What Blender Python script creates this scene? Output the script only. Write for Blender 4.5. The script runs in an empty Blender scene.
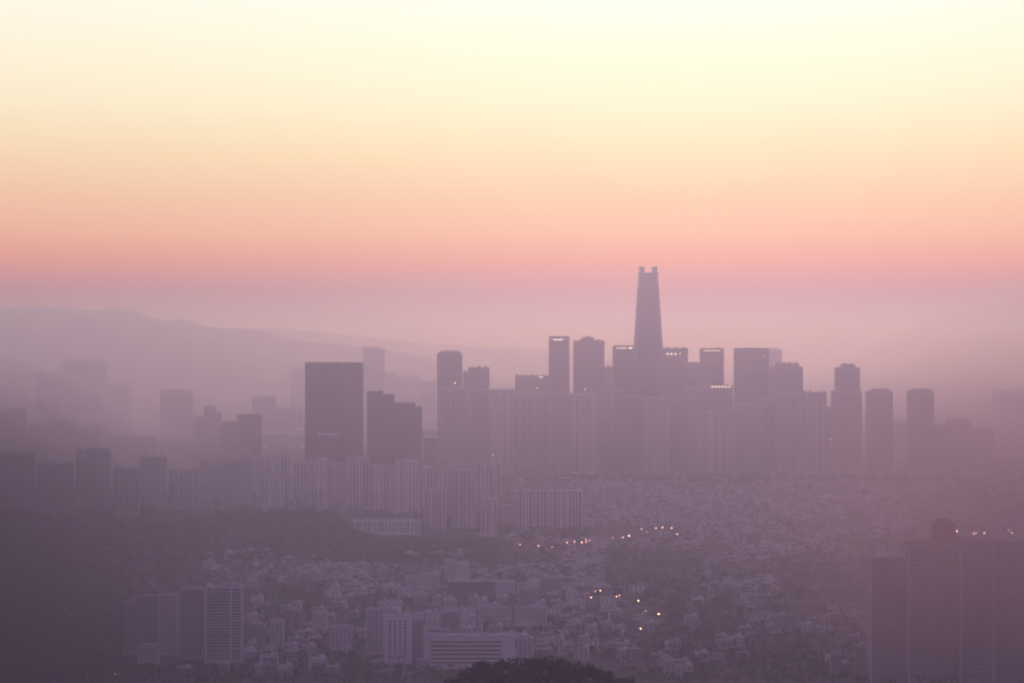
import bpy, math, random
from mathutils import Vector

scene = bpy.context.scene
COL = scene.collection
R = math.radians

# ------------------------------------------------------------------ camera
F_PX, CX, HORIZON, CAM_Z = 2460.0, 512.0, 346.0, 360.0
cam_data = bpy.data.cameras.new('camera')
cam_data.sensor_width = 36.0
cam_data.lens = 36.0 * F_PX / 1024.0
cam_data.shift_y = (HORIZON - 341.5) / 1024.0
cam_data.clip_start = 1.0
cam_data.clip_end = 200000.0
cam = bpy.data.objects.new('camera', cam_data)
COL.objects.link(cam)
cam.location = (0, 0, CAM_Z)
cam.rotation_euler = (R(90), 0, 0)
scene.camera = cam

# ------------------------------------------------------------------ light
SUN_ELEV, SUN_AZ = R(9.0), R(4.0)          # the sun stands behind the skyline haze, just above the picture
SUN_STRENGTH, SUN_COLOR = 0.208, (1.0, 0.495, 0.485)
GLOW_AZ = R(2.0)                           # middle of the bright side of the sky
HAZE_DENSITY, HAZE_G, HAZE_COLOR = 1.45e-4, 0.80, (0.68, 0.74, 1.0)
MIST_LEFT, MIST_RIGHT = 0.0032, 0.0027      # density of the two mist banks
RAMP = [  # (sine of elevation, linear colour) of the dusk sky in front
    (0.0000, (0.026, 0.024, 0.026)),
    (0.0095, (0.026, 0.024, 0.026)),
    (0.0220, (0.335, 0.032, 0.024)),
    (0.0340, (0.802, 0.228, 0.040)),
    (0.0450, (0.910, 0.466, 0.186)),
    (0.0580, (0.909, 0.588, 0.296)),
    (0.0780, (0.933, 0.785, 0.436)),
    (0.0980, (0.953, 0.949, 0.650)),
    (0.1180, (0.991, 1.015, 0.780)),
    (0.1400, (1.002, 1.044, 0.920)),
    (0.2000, (0.600, 0.580, 0.600)),
    (0.5000, (0.235, 0.148, 0.500)),
    (1.0000, (0.195, 0.115, 0.45)),
]
RAMP_MAX = 2.0

world = bpy.data.worlds.new('World')
scene.world = world
world.use_nodes = True
nt = world.node_tree
nt.nodes.clear()
def N(tree, kind, **kw):
    n = tree.nodes.new(kind)
    for k, v in kw.items():
        setattr(n, k, v)
    return n
def math_node(tree, op, a, b=None, clamp=False):
    n = N(tree, 'ShaderNodeMath', operation=op, use_clamp=clamp)
    for i, v in enumerate((a, b)):
        if v is None:
            continue
        if isinstance(v, (int, float)):
            n.inputs[i].default_value = v
        else:
            tree.links.new(v, n.inputs[i])
    return n.outputs[0]
tc = N(nt, 'ShaderNodeTexCoord')
sep = N(nt, 'ShaderNodeSeparateXYZ')
nt.links.new(tc.outputs['Generated'], sep.inputs[0])
zz = math_node(nt, 'POWER', math_node(nt, 'MAXIMUM', sep.outputs['Z'], 0.0), 0.5)      # square root spreads the low sky
ramp = N(nt, 'ShaderNodeValToRGB')
cr = ramp.color_ramp
cr.elements[0].position = 0.0
cr.elements[1].position = 1.0
for i, (z, c) in enumerate(RAMP):
    p = math.sqrt(z)
    e = cr.elements[0] if i == 0 else cr.elements[len(cr.elements) - 1] if i == len(RAMP) - 1 else cr.elements.new(p)
    e.color = tuple(v / RAMP_MAX for v in c) + (1,)
nt.links.new(zz, ramp.inputs[0])
# the glow fades away from the sun's side of the sky
flat = math_node(nt, 'MAXIMUM', math_node(nt, 'SQRT', math_node(nt, 'SUBTRACT', 1.0, math_node(nt, 'MULTIPLY', sep.outputs['Z'], sep.outputs['Z']))), 0.001)
along = math_node(nt, 'ADD', math_node(nt, 'MULTIPLY', sep.outputs['X'], math.sin(GLOW_AZ)), math_node(nt, 'MULTIPLY', sep.outputs['Y'], math.cos(GLOW_AZ)))
cosaz = math_node(nt, 'DIVIDE', along, flat)
AZ_K, AZ_FLOOR = 0.7, 0.12
glow = math_node(nt, 'EXPONENT', math_node(nt, 'MULTIPLY', math_node(nt, 'SUBTRACT', cosaz, 1.0), AZ_K))
high = math_node(nt, 'MULTIPLY', math_node(nt, 'SUBTRACT', sep.outputs['Z'], 0.2), 2.5, clamp=True)
glow = math_node(nt, 'MAXIMUM', math_node(nt, 'ADD', math_node(nt, 'MULTIPLY', glow, 1.0 - AZ_FLOOR), AZ_FLOOR), high)
bg_glow = N(nt, 'ShaderNodeBackground')
nt.links.new(ramp.outputs['Color'], bg_glow.inputs['Color'])
nt.links.new(math_node(nt, 'MULTIPLY', glow, RAMP_MAX), bg_glow.inputs['Strength'])
sky = N(nt, 'ShaderNodeTexSky', sky_type='NISHITA')
sky.sun_disc = False
sky.sun_elevation = SUN_ELEV
sky.sun_rotation = SUN_AZ
sky.altitude = 360.0
sky.dust_density = 3.0
bg_sky = N(nt, 'ShaderNodeBackground')
bg_sky.inputs['Strength'].default_value = 0.002
nt.links.new(sky.outputs[0], bg_sky.inputs['Color'])
# a pinker belt to either side of the bright middle, low in the sky
g6 = math_node(nt, 'EXPONENT', math_node(nt, 'MULTIPLY', math_node(nt, 'SUBTRACT', cosaz, 1.0), 6.0))
belt = math_node(nt, 'MULTIPLY', math_node(nt, 'MULTIPLY', g6, math_node(nt, 'SUBTRACT', 1.0, g6)), math_node(nt, 'SUBTRACT', 1.0, math_node(nt, 'MULTIPLY', sep.outputs['Z'], 4.0), clamp=True))
bg_belt = N(nt, 'ShaderNodeBackground')
bg_belt.inputs['Color'].default_value = (1.0, 0.14, 0.28, 1)
nt.links.new(math_node(nt, 'MULTIPLY', belt, 1.3), bg_belt.inputs['Strength'])
add2 = N(nt, 'ShaderNodeAddShader')
nt.links.new(bg_sky.outputs[0], add2.inputs[0])
nt.links.new(bg_belt.outputs[0], add2.inputs[1])
add = N(nt, 'ShaderNodeAddShader')
nt.links.new(bg_glow.outputs[0], add.inputs[0])
nt.links.new(add2.outputs[0], add.inputs[1])
wo = N(nt, 'ShaderNodeOutputWorld')
nt.links.new(add.outputs[0], wo.inputs['Surface'])

sun_data = bpy.data.lights.new('sun', 'SUN')
sun_data.energy = SUN_STRENGTH
sun_data.color = SUN_COLOR
sun_data.angle = R(6.0)
sun = bpy.data.objects.new('sun', sun_data)
COL.objects.link(sun)
sun_dir = Vector((math.sin(SUN_AZ) * math.cos(SUN_ELEV), math.cos(SUN_AZ) * math.cos(SUN_ELEV), math.sin(SUN_ELEV)))
sun.rotation_euler = sun_dir.to_track_quat('Z', 'Y').to_euler()
sun.location = (0, 0, 3000)

scene.view_settings.view_transform = 'Standard'
scene.view_settings.look = 'None'
scene.view_settings.exposure = 0.0
scene.view_settings.gamma = 1.0
scene.view_settings.use_curve_mapping = False
scene.render.engine = 'CYCLES'
cy = scene.cycles
cy.use_denoising = True
cy.denoiser = 'OPENIMAGEDENOISE'
cy.max_bounces = 6
cy.diffuse_bounces = 2
cy.glossy_bounces = 2
cy.volume_bounces = 2
cy.sample_clamp_indirect = 6.0
cy.filter_width = 2.3

# ------------------------------------------------------------------ helpers
rnd = random.Random(11)

def px(x, d):
    return (x - CX) / F_PX * d

def zt(y, d):
    return CAM_Z - (y - HORIZON) / F_PX * d

def dist(y, z=0.0):
    return (CAM_Z - z) * F_PX / (y - HORIZON)

def mat(name, color, rough=0.85, vary=0.18, scale=0.05, streak=1.0, spec=0.2):
    m = bpy.data.materials.new(name)
    m.use_nodes = True
    t = m.node_tree
    b = t.nodes['Principled BSDF']
    b.inputs['Roughness'].default_value = rough
    b.inputs['Specular IOR Level'].default_value = spec
    c = N(t, 'ShaderNodeTexCoord')
    mp = N(t, 'ShaderNodeMapping')
    mp.inputs['Scale'].default_value = (1, 1, streak)
    nz = N(t, 'ShaderNodeTexNoise')
    nz.inputs['Scale'].default_value = scale
    nz.inputs['Detail'].default_value = 5.0
    r = N(t, 'ShaderNodeMapRange')
    r.inputs['From Min'].default_value = 0.3
    r.inputs['From Max'].default_value = 0.7
    r.inputs['To Min'].default_value = 1.0 - vary
    r.inputs['To Max'].default_value = 1.0 + vary
    mx = N(t, 'ShaderNodeVectorMath', operation='SCALE')
    mx.inputs[0].default_value = color
    t.links.new(c.outputs['Object'], mp.inputs['Vector'])
    t.links.new(mp.outputs[0], nz.inputs['Vector'])
    t.links.new(nz.outputs[0], r.inputs['Value'])
    t.links.new(r.outputs[0], mx.inputs['Scale'])
    t.links.new(mx.outputs[0], b.inputs['Base Color'])
    return m

def storey_mat(name, glass, spandrel, storey=3.0, share=0.55, cell=2.4):
    """window strips: rows of panes and spandrels, one row to a storey, with uneven panes"""
    m = bpy.data.materials.new(name)
    m.use_nodes = True
    t = m.node_tree
    b = t.nodes['Principled BSDF']
    c = N(t, 'ShaderNodeTexCoord')
    s = N(t, 'ShaderNodeSeparateXYZ')
    t.links.new(c.outputs['Object'], s.inputs[0])
    fz = math_node(t, 'FRACT', math_node(t, 'DIVIDE', s.outputs['Z'], storey))
    isglass = math_node(t, 'LESS_THAN', fz, share)
    fl = N(t, 'ShaderNodeCombineXYZ')
    t.links.new(math_node(t, 'FLOOR', math_node(t, 'DIVIDE', s.outputs['X'], cell)), fl.inputs[0])
    t.links.new(math_node(t, 'FLOOR', math_node(t, 'DIVIDE', s.outputs['Y'], cell)), fl.inputs[1])
    t.links.new(math_node(t, 'FLOOR', math_node(t, 'DIVIDE', s.outputs['Z'], storey)), fl.inputs[2])
    wn = N(t, 'ShaderNodeTexWhiteNoise', noise_dimensions='3D')
    t.links.new(fl.outputs[0], wn.inputs['Vector'])
    g = N(t, 'ShaderNodeMix', data_type='RGBA')
    g.inputs[6].default_value = tuple(v * 0.6 for v in glass) + (1,)
    g.inputs[7].default_value = tuple(min(1, v * 2.0) for v in glass) + (1,)
    t.links.new(math_node(t, 'POWER', wn.outputs['Value'], 2.0), g.inputs[0])
    k = N(t, 'ShaderNodeMix', data_type='RGBA')
    k.inputs[6].default_value = spandrel + (1,)
    t.links.new(isglass, k.inputs[0])
    t.links.new(g.outputs[2], k.inputs[7])
    t.links.new(k.outputs[2], b.inputs['Base Color'])
    t.links.new(math_node(t, 'SUBTRACT', 0.85, math_node(t, 'MULTIPLY', isglass, 0.5)), b.inputs['Roughness'])
    b.inputs['Specular IOR Level'].default_value = 0.3
    return m

def light_mat(name, color, strength):
    m = bpy.data.materials.new(name)
    m.use_nodes = True
    b = m.node_tree.nodes['Principled BSDF']
    b.inputs['Base Color'].default_value = (0.6, 0.6, 0.6, 1)
    b.inputs['Emission Color'].default_value = color + (1,)
    b.inputs['Emission Strength'].default_value = strength
    try:
        m.cycles.emission_sampling = 'NONE'
    except Exception:
        pass
    return m

class MB:
    def __init__(self):
        self.v, self.f, self.mi = [], [], []
    def box(self, x0, x1, y0, y1, z0, z1, mi=0):
        b = len(self.v)
        self.v += [(x, y, z) for z in (z0, z1) for y in (y0, y1) for x in (x0, x1)]
        self.f += [tuple(b + i for i in q) for q in ((0, 2, 3, 1), (4, 5, 7, 6), (0, 1, 5, 4), (2, 6, 7, 3), (0, 4, 6, 2), (1, 3, 7, 5))]
        self.mi += [mi] * 6
        return self
    def loft(self, rings, mi=0, cap=True):
        b = len(self.v)
        n = len(rings[0])
        for r in rings:
            self.v += list(r)
        for j in range(len(rings) - 1):
            for i in range(n):
                k = (i + 1) % n
                self.f.append((b + j * n + i, b + j * n + k, b + (j + 1) * n + k, b + (j + 1) * n + i))
                self.mi.append(mi)
        if cap:
            self.f.append(tuple(b + i for i in reversed(range(n))))
            self.f.append(tuple(b + (len(rings) - 1) * n + i for i in range(n)))
            self.mi += [mi, mi]
        return self
    def prism(self, poly, z0, z1, mi=0):
        return self.loft([[(x, y, z0) for x, y in poly], [(x, y, z1) for x, y in poly]], mi)
    def tube(self, p, q, r0, r1, n=6, mi=0):
        p, q = Vector(p), Vector(q)
        d = (q - p).normalized()
        a = d.orthogonal().normalized()
        c = d.cross(a)
        ring = lambda o, r: [tuple(o + (a * math.cos(2 * math.pi * i / n) + c * math.sin(2 * math.pi * i / n)) * r) for i in range(n)]
        return self.loft([ring(p, r0), ring(q, r1)], mi)
    def ball(self, c, r, rz, n=8, m=5, mi=0):
        rings = []
        for j in range(m):
            t = math.pi * (j + 0.5) / m
            rings.append([(c[0] + r * math.sin(t) * math.cos(2 * math.pi * i / n), c[1] + r * math.sin(t) * math.sin(2 * math.pi * i / n), c[2] - rz * math.cos(t)) for i in range(n)])
        return self.loft(rings, mi)
    def build(self, name, mats, parent=None):
        me = bpy.data.meshes.new(name)
        me.from_pydata(self.v, [], self.f)
        mats = mats if isinstance(mats, (list, tuple)) else [] if mats is None else [mats]
        for m in mats:
            me.materials.append(m)
        if len(mats) > 1:
            me.polygons.foreach_set('material_index', self.mi)
        me.update()
        o = bpy.data.objects.new(name, me)
        COL.objects.link(o)
        if parent is not None:
            o.parent = parent
        return o

def tag(o, label=None, cat=None, group=None, kind=None):
    for k, v in (('label', label), ('category', cat), ('group', group), ('kind', kind)):
        if v:
            o[k] = v
    return o

def thing(name, label, cat, loc=(0, 0, 0), rz=0.0, group=None):
    o = bpy.data.objects.new(name, None)
    COL.objects.link(o)
    o.empty_display_size = 5
    o.location = loc
    o.rotation_euler = (0, 0, rz)
    return tag(o, label, cat, group)

def copy_tree(o, parent=None):
    c = o.copy()
    COL.objects.link(c)
    c.parent = parent
    for ch in KIDS.get(o.name, ()):
        copy_tree(ch, c)
    return c
KIDS = {}

# ------------------------------------------------------------------ materials
M = {
    'white': mat('white_painted_concrete', (0.62, 0.60, 0.60), 0.85, 0.14, 0.03, 0.3),
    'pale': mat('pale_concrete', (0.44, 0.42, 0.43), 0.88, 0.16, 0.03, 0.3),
    'grey': mat('grey_concrete', (0.27, 0.26, 0.27), 0.88, 0.18, 0.03, 0.3),
    'dark': mat('dark_cladding', (0.075, 0.075, 0.085), 0.55, 0.15, 0.02, 0.4, 0.4),
    'steel': mat('blue_grey_curtain_wall', (0.12, 0.12, 0.15), 0.4, 0.15, 0.02, 0.4, 0.5),
    'brick': mat('red_brown_brick', (0.22, 0.10, 0.075), 0.9, 0.2, 0.2),
    'roof': mat('grey_flat_roof', (0.26, 0.26, 0.26), 0.9, 0.22, 0.12),
    'palroof': mat('pale_flat_roof', (0.44, 0.43, 0.42), 0.9, 0.18, 0.12),
    'greenroof': mat('green_waterproof_roof', (0.11, 0.20, 0.13), 0.85, 0.2, 0.15),
    'glass': mat('dark_window_glass', (0.06, 0.062, 0.07), 0.25, 0.25, 0.4, 1.0, 0.5),
    'metal': mat('weathered_steel', (0.20, 0.20, 0.21), 0.5, 0.2, 0.5, 1.0, 0.5),
    'leaf': mat('dark_foliage', (0.028, 0.034, 0.019), 0.9, 0.4, 0.06, 1.0, 0.1),
    'leaf_low': mat('street_tree_foliage', (0.040, 0.048, 0.028), 0.9, 0.4, 0.05, 1.0, 0.1),
    'asphalt': mat('asphalt', (0.055, 0.055, 0.058), 0.95, 0.2, 0.1),
    'kerb': mat('kerb_concrete', (0.32, 0.31, 0.30), 0.9, 0.1, 0.3),
    'far_hill': mat('forested_mountain', (0.045, 0.052, 0.04), 0.95, 0.3, 0.004, 1.0, 0.05),
    'pink': mat('pink_sheet', (0.62, 0.36, 0.36), 0.7, 0.15, 0.1),
}
M['strip'] = storey_mat('window_strip', (0.060, 0.062, 0.072), (0.20, 0.19, 0.20), 3.0, 0.6)
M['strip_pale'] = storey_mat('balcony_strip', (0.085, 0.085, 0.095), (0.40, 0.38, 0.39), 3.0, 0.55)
M['curtain'] = storey_mat('curtain_wall_strip', (0.045, 0.048, 0.060), (0.11, 0.11, 0.13), 4.0, 0.7)
M['dimwall'] = mat('mist_muted_concrete', (0.20, 0.195, 0.20), 0.88, 0.18, 0.03, 0.3)  # dim flat tone put into the walls in place of mist
M['dimstrip'] = storey_mat('muted_window_strip', (0.085, 0.085, 0.09), (0.15, 0.145, 0.15), 3.0, 0.55)  # pane contrast muted in the colours, standing in for mist
M['nearstrip'] = storey_mat('low_contrast_window_strip', (0.11, 0.11, 0.115), (0.23, 0.22, 0.23), 3.2, 0.5)  # contrast lowered in the colours to stand in for haze
M['nearglass'] = mat('dull_window_glass', (0.15, 0.15, 0.155), 0.5, 0.3, 0.3, 1.0, 0.3)
M['lamp'] = light_mat('sodium_lamp', (1.0, 0.46, 0.31), 9.5)
M['lampw'] = light_mat('white_lamp', (0.80, 1.0, 0.75), 0.8)
M['litwin'] = light_mat('lit_window', (1.0, 0.58, 0.50), 1.3)
M['crownlight'] = light_mat('crown_light', (1.0, 0.76, 0.64), 1.7)

# ------------------------------------------------------------------ terrain
FX, FD = px(538, 1500), 1500.0
def smooth(a, b, x):
    t = min(1.0, max(0.0, (x - a) / (b - a)))
    return t * t * (3 - 2 * t)

def ground_z(x, y):
    z = 160.0 * math.exp(-((x - FX) / 132.0) ** 2 / 2 - ((y - FD) / 190.0) ** 2 / 2)
    z += 5.0 * math.exp(-((x - px(488, 1500)) / 14.0) ** 2 - ((y - 1490) / 40.0) ** 2)
    # wooded rise in front of the middle apartment rows
    xi = 512 + x / max(y, 1) * F_PX
    prof = 7 + 47 * smooth(60, 270, xi) * (1 - 0.97 * smooth(318, 380, xi)) * (1 + 0.07 * math.sin(xi * 0.21) + 0.05 * math.sin(xi * 0.47))
    z += prof * math.exp(-((y - 4420) / 190.0) ** 2 / 2) * (1 - smooth(500, 540, xi))
    if z < 0.05:
        z = 0.0
    return z

def axis(lo, hi, parts):
    out = [lo]
    for end, step in parts:
        while out[-1] + step * 0.5 < end:
            out.append(min(out[-1] + step, end))
    return out
ys = axis(-600, 80000, [(900, 300), (2300, 40), (3700, 350), (5300, 50), (9000, 600), (80000, 8000)])
xs = axis(-40000, 40000, [(-4000, 6000), (-1600, 300), (500, 40), (3000, 300), (40000, 6000)])
g = MB()
g.v = [(x, y, ground_z(x, y)) for y in ys for x in xs]
nx = len(xs)
g.f = [(j * nx + i, j * nx + i + 1, (j + 1) * nx + i + 1, (j + 1) * nx + i) for j in range(len(ys) - 1) for i in range(nx - 1)]
gm = bpy.data.materials.new('city_ground')
gm.use_nodes = True
t = gm.node_tree
b = t.nodes['Principled BSDF']
b.inputs['Roughness'].default_value = 0.95
b.inputs['Specular IOR Level'].default_value = 0.1
co = N(t, 'ShaderNodeTexCoord')
n1 = N(t, 'ShaderNodeTexNoise'); n1.inputs['Scale'].default_value = 0.012; n1.inputs['Detail'].default_value = 6
n2 = N(t, 'ShaderNodeTexNoise'); n2.inputs['Scale'].default_value = 0.06; n2.inputs['Detail'].default_value = 4
for n in (n1, n2):
    t.links.new(co.outputs['Object'], n.inputs['Vector'])
r1 = N(t, 'ShaderNodeValToRGB')
r1.color_ramp.elements[0].position = 0.42; r1.color_ramp.elements[0].color = (0.035, 0.042, 0.026, 1)
r1.color_ramp.elements[1].position = 0.62; r1.color_ramp.elements[1].color = (0.085, 0.078, 0.070, 1)
t.links.new(n1.outputs[0], r1.inputs[0])
r2 = N(t, 'ShaderNodeValToRGB')
r2.color_ramp.elements[0].position = 0.56; r2.color_ramp.elements[0].color = (0, 0, 0, 1)
r2.color_ramp.elements[1].position = 0.66; r2.color_ramp.elements[1].color = (1, 1, 1, 1)
t.links.new(n2.outputs[0], r2.inputs[0])
mx = N(t, 'ShaderNodeMix', data_type='RGBA')
mx.inputs[7].default_value = (0.13, 0.12, 0.115, 1)
t.links.new(math_node(t, 'MULTIPLY', r2.outputs[0], 0.8), mx.inputs[0])
t.links.new(r1.outputs[0], mx.inputs[6])
sz = N(t, 'ShaderNodeSeparateXYZ')
t.links.new(co.outputs['Object'], sz.inputs[0])
ff = N(t, 'ShaderNodeMix', data_type='RGBA')
ff.inputs[7].default_value = (0.026, 0.028, 0.018, 1)
t.links.new(math_node(t, 'MULTIPLY', math_node(t, 'SUBTRACT', sz.outputs['Z'], 2.0), 0.25, clamp=True), ff.inputs[0])
t.links.new(mx.outputs[2], ff.inputs[6])
t.links.new(ff.outputs[2], b.inputs['Base Color'])
tag(g.build('ground', gm), kind='structure')

# mountains that fade into the haze
def interp(pts, x):
    if x <= pts[0][0]:
        return pts[0][1]
    for (a, ya), (c, yc) in zip(pts, pts[1:]):
        if x <= c:
            return ya + (yc - ya) * (x - a) / (c - a)
    return pts[-1][1]

def mountain(name, d, prof, x0, x1, front, back, seed):
    r = random.Random(seed)
    m = MB()
    nxm, nym = 240, 20
    ph = [(r.uniform(0.6, 2.2) * k, r.uniform(0, 6.3), 1.0 / k) for k in (1, 2, 3, 5, 8, 13)]
    for j in range(nym + 1):
        v = -1 + 2 * j / nym
        yy = d + (v * front if v < 0 else v * back)
        s = 1 - abs(v) ** 1.25
        for i in range(nxm + 1):
            xi = x0 + (x1 - x0) * i / nxm
            top = max(0.0, zt(interp(prof, xi), d))
            wob = sum(a * math.sin(i * 0.13 * f + p + 2.0 * v) for f, p, a in [(q[0], q[1], q[2]) for q in ph])
            z = top * s + wob * (4.0 + 10.0 * (1 - s)) * (1 if abs(v) < 1 else 0)
            m.v.append((px(xi, d), yy, z if abs(v) < 1 else -0.4))
    w = nxm + 1
    m.f = [(j * w + i, j * w + i + 1, (j + 1) * w + i + 1, (j + 1) * w + i) for j in range(nym) for i in range(nxm)]
    o = m.build(name, M['far_hill'])
    for p in o.data.polygons:
        p.use_smooth = True
    return tag(o, kind='structure')
mountain('mountain', 20000, [(-260, 330), (-150, 322), (-60, 312), (0, 308), (60, 307), (95, 311), (112, 308), (126, 308), (140, 312), (158, 319), (168, 321), (178, 318), (190, 321), (205, 326), (240, 330), (262, 330), (276, 335), (300, 341), (345, 344), (380, 350), (430, 358), (520, 385), (640, 430)], -260, 640, 1700, 1500, 3)
mountain('hills', 27000, [(-260, 345), (100, 335), (200, 328), (270, 328), (320, 331), (370, 338), (420, 343), (490, 347), (545, 349), (575, 354), (640, 364), (760, 380), (900, 400)], -260, 900, 2200, 2000, 5)

# ------------------------------------------------------------------ buildings
def frame_of(x0, x1, ytop, d, depth, rz):
    wide = px(x1, d) - px(x0, d)
    w = (wide - depth * abs(math.sin(rz))) / math.cos(rz)
    X = px((x0 + x1) / 2, d)
    if rz:
        X += depth * math.sin(rz) / 2
    gz = ground_z(X, d)
    return X, d, gz, w, zt(ytop, d) - gz

def roof_clutter(root, w, depth, H, n, r, m, hi=5.0, name='roof_house'):
    n = max(1, n)
    for i in range(n):
        c = -w / 2 + (i + 0.5) * w / n + r.uniform(-0.1, 0.1) * w / n
        s = min(w / n * r.uniform(0.3, 0.6), 11) / 2
        a = depth * r.uniform(0.15, 0.3)
        MB().box(c - s, c + s, a, a + depth * 0.45, H + 0.9, H + 0.9 + hi * r.uniform(0.5, 1.0)).build(name, m, root)

def slab(label, x0, x1, ytop, d, depth=14, rz=0.0, bay=9.0, wm='pale', sm='strip', share=0.5, roofs=None, group=None, name='apartment_block', cat='apartment building', hi=5.0, lit=(), caps=True, glow_panels=()):
    """a slab of flats: wall, window columns, slightly proud stair shafts, parapet, machine rooms on the roof"""
    r = random.Random(int(x0 * 13 + ytop * 7 + d))
    X, Y, gz, w, H = frame_of(x0, x1, ytop + 1.0, d, depth, rz)
    root = thing(name, label, cat, (X, Y, gz), rz, group)
    MB().box(-w / 2, w / 2, 0, depth, -3, H).build('wall', M[wm], root)
    n = max(2, int(round(w / bay)))
    b = w / n
    for i in range(n):
        c = -w / 2 + (i + 0.5) * b
        s = b * share * r.uniform(0.45, 1.35) / 2
        c += b * r.uniform(-0.12, 0.12)
        MB().box(c - s, c + s, -0.25, 0.4, 4.0, H - 2.2).build('window_column', M[sm], root)
        if i % 3 == 1:
            e = -w / 2 + (i + 1) * b
            MB().box(e - b * 0.10, e + b * 0.10, -1.4, 0.6, 0, H + 0.5).build('stair_shaft', M[{'pale': 'white', 'grey': 'pale', 'white': 'pale'}.get(wm, 'grey')], root)
    if rz:
        sx = w / 2 if rz < 0 else -w / 2
        MB().box(sx - 0.25, sx + 0.25, depth * 0.3, depth * 0.7, 4.0, H - 2.5).build('window_column', M[sm], root)
    if caps:
        MB().box(-w / 2 - 0.4, w / 2 + 0.4, -0.4, depth + 0.4, H, H + 0.9).build('parapet', M['white' if r.random() < 0.5 and wm != 'dimwall' else wm], root)
    roof_clutter(root, w, depth, H if caps else H - 0.9, roofs or max(1, n // 2), r, M['grey'], hi)
    for (lx, ly, lw, lh) in lit:
        cx = px(lx, d) - X
        MB().box(cx - lw / 2, cx + lw / 2, -1.9, -1.5, zt(ly, d) - gz - lh / 2, zt(ly, d) - gz + lh / 2).build('lit_window', M['litwin'], root)
    for (lx, ly, lw, lh) in glow_panels:  # faint lit strips put into a pink panel colour, without emission
        cx = px(lx, d) - X
        MB().box(cx - lw / 2, cx + lw / 2, -2.4, -1.45, zt(ly, d) - gz - lh / 2, zt(ly, d) - gz + lh / 2).build('glow_panel', M['pink'], root)
    return root

def tower(label, blocks, d, depth=34, wm='steel', sm='curtain', bay=7.0, share=0.72, name='high_rise', cat='skyscraper', crown=None, lit=(), round_top=0.0, roofs=2, hi=5.0, fins=False, group=None):
    """a high-rise of one or more joined blocks, each (x0, x1, ytop); crown = height of an open parapet screen"""
    r = random.Random(int(blocks[0][0] * 17 + d))
    xa, xb = min(q[0] for q in blocks), max(q[1] for q in blocks)
    X, Y = px((xa + xb) / 2, d), d
    gz = ground_z(X, Y)
    root = thing(name, label, cat, (X, Y, gz), 0, group)
    for bi, (x0, x1, yt) in enumerate(blocks):
        a, c = px(x0, d) - X, px(x1, d) - X
        H = zt(yt, d) - gz
        w = c - a
        dd = depth * (1 - 0.06 * bi)
        k = round_top
        wall = MB()
        if k:
            prof = [(a, -3), (c, -3), (c, H - k), (c - k * 0.35, H - k * 0.3), (c - k, H), (a + k, H), (a + k * 0.35, H - k * 0.3), (a, H - k)]
            wall.loft([[(x, 0.8 * bi, z) for x, z in prof], [(x, dd, z) for x, z in prof]])
        else:
            wall.box(a, c, 0.8 * bi, dd, -3, H)
        wall.build('wall', M[wm], root)
        n = max(2, int(round(w / bay)))
        b = w / n
        for i in range(n):
            m = a + (i + 0.5) * b
            s = b * share / 2
            MB().box(m - s, m + s, 0.8 * bi - 0.3, 0.8 * bi + 0.3, 8, H - 5 - k).build('window_column', M[sm], root)
        if crown:
            for (p, q) in ((a + 1, a + w * 0.3), (a + w * 0.36, c - w * 0.36), (c - w * 0.3, c - 1)):
                MB().box(p, q, 1 + 0.8 * bi, 2.2 + 0.8 * bi, H + 0.01, H + crown).build('crown_screen', M[wm], root)
        nn = max(1, int(roofs * max(1, w / 60)))
        for i in range(nn):
            m = a + k + (i + 0.5) * (w - 2 * k) / nn
            s = (w - 2 * k) / nn * r.uniform(0.12, 0.32)
            MB().box(m - s, m + s, dd * 0.25, dd * 0.65, H - 0.2, H + hi * r.uniform(0.4, 1.0)).build('roof_plant', M['grey'], root)
    for (lx, ly, lw, lh) in lit:
        cx = px(lx, d) - X
        z = zt(ly, d) - gz
        MB().box(cx - lw / 2, cx + lw / 2, -1.0, -0.5, z - lh / 2, z + lh / 2).build('crown_light', M['crownlight'], root)
    return root

# --- the tapered supertall tower
TD = 7200.0
tx = px(649, TD)
tr = thing('supertall_tower', 'tallest tower, slim and tapered, with a split crown of two upright fins', 'skyscraper', (tx, TD, 0))
prof = [(469, 34.0), (440, 33.2), (400, 31.8), (372, 30.2), (345, 28.0), (320, 25.1), (300, 22.5), (285, 20.4), (273.0, 18.8)]
def ringof(half, z, depth0=96):
    h = half / 2 / F_PX * TD
    k = h * 0.22
    q = [(-h + k, -h), (h - k, -h), (h, -h + k), (h, h - k), (h - k, h), (-h + k, h), (-h, h - k), (-h, -h + k)]
    return [(x, y + 48, z) for x, y in q]
MB().loft([ringof(wd, zt(y, TD) if y < 469 else -3) for y, wd in prof]).build('shaft', M['steel'], tr)
def band(ya, yb, wa, wb, name, m):
    MB().loft([ringof(wa, zt(ya, TD)), ringof(wb, zt(yb, TD))]).build(name, m, tr)
band(275.6, 272.3, 19.9, 19.4, 'crown_band', M['dark'])
band(292.0, 290.6, 21.8, 21.6, 'mechanical_band', M['dark'])
band(346.5, 345.2, 28.6, 28.5, 'mechanical_band', M['dark'])
for i in range(-3, 4):
    f = i / 3.6
    s = MB()
    rings = []
    for y, wd in prof[:-1] + [(276, 19.2)]:
        h = wd / 2 / F_PX * TD
        z = zt(y, TD) if y < 469 else 2
        c, e = f * h * 0.78, h * 0.075
        rings.append([(c - e, 48 - h - 0.35, z), (c + e, 48 - h - 0.35, z), (c + e, 48 - h + 1.2, z), (c - e, 48 - h + 1.2, z)])
    s.loft(rings).build('window_column', M['curtain'], tr)
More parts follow.
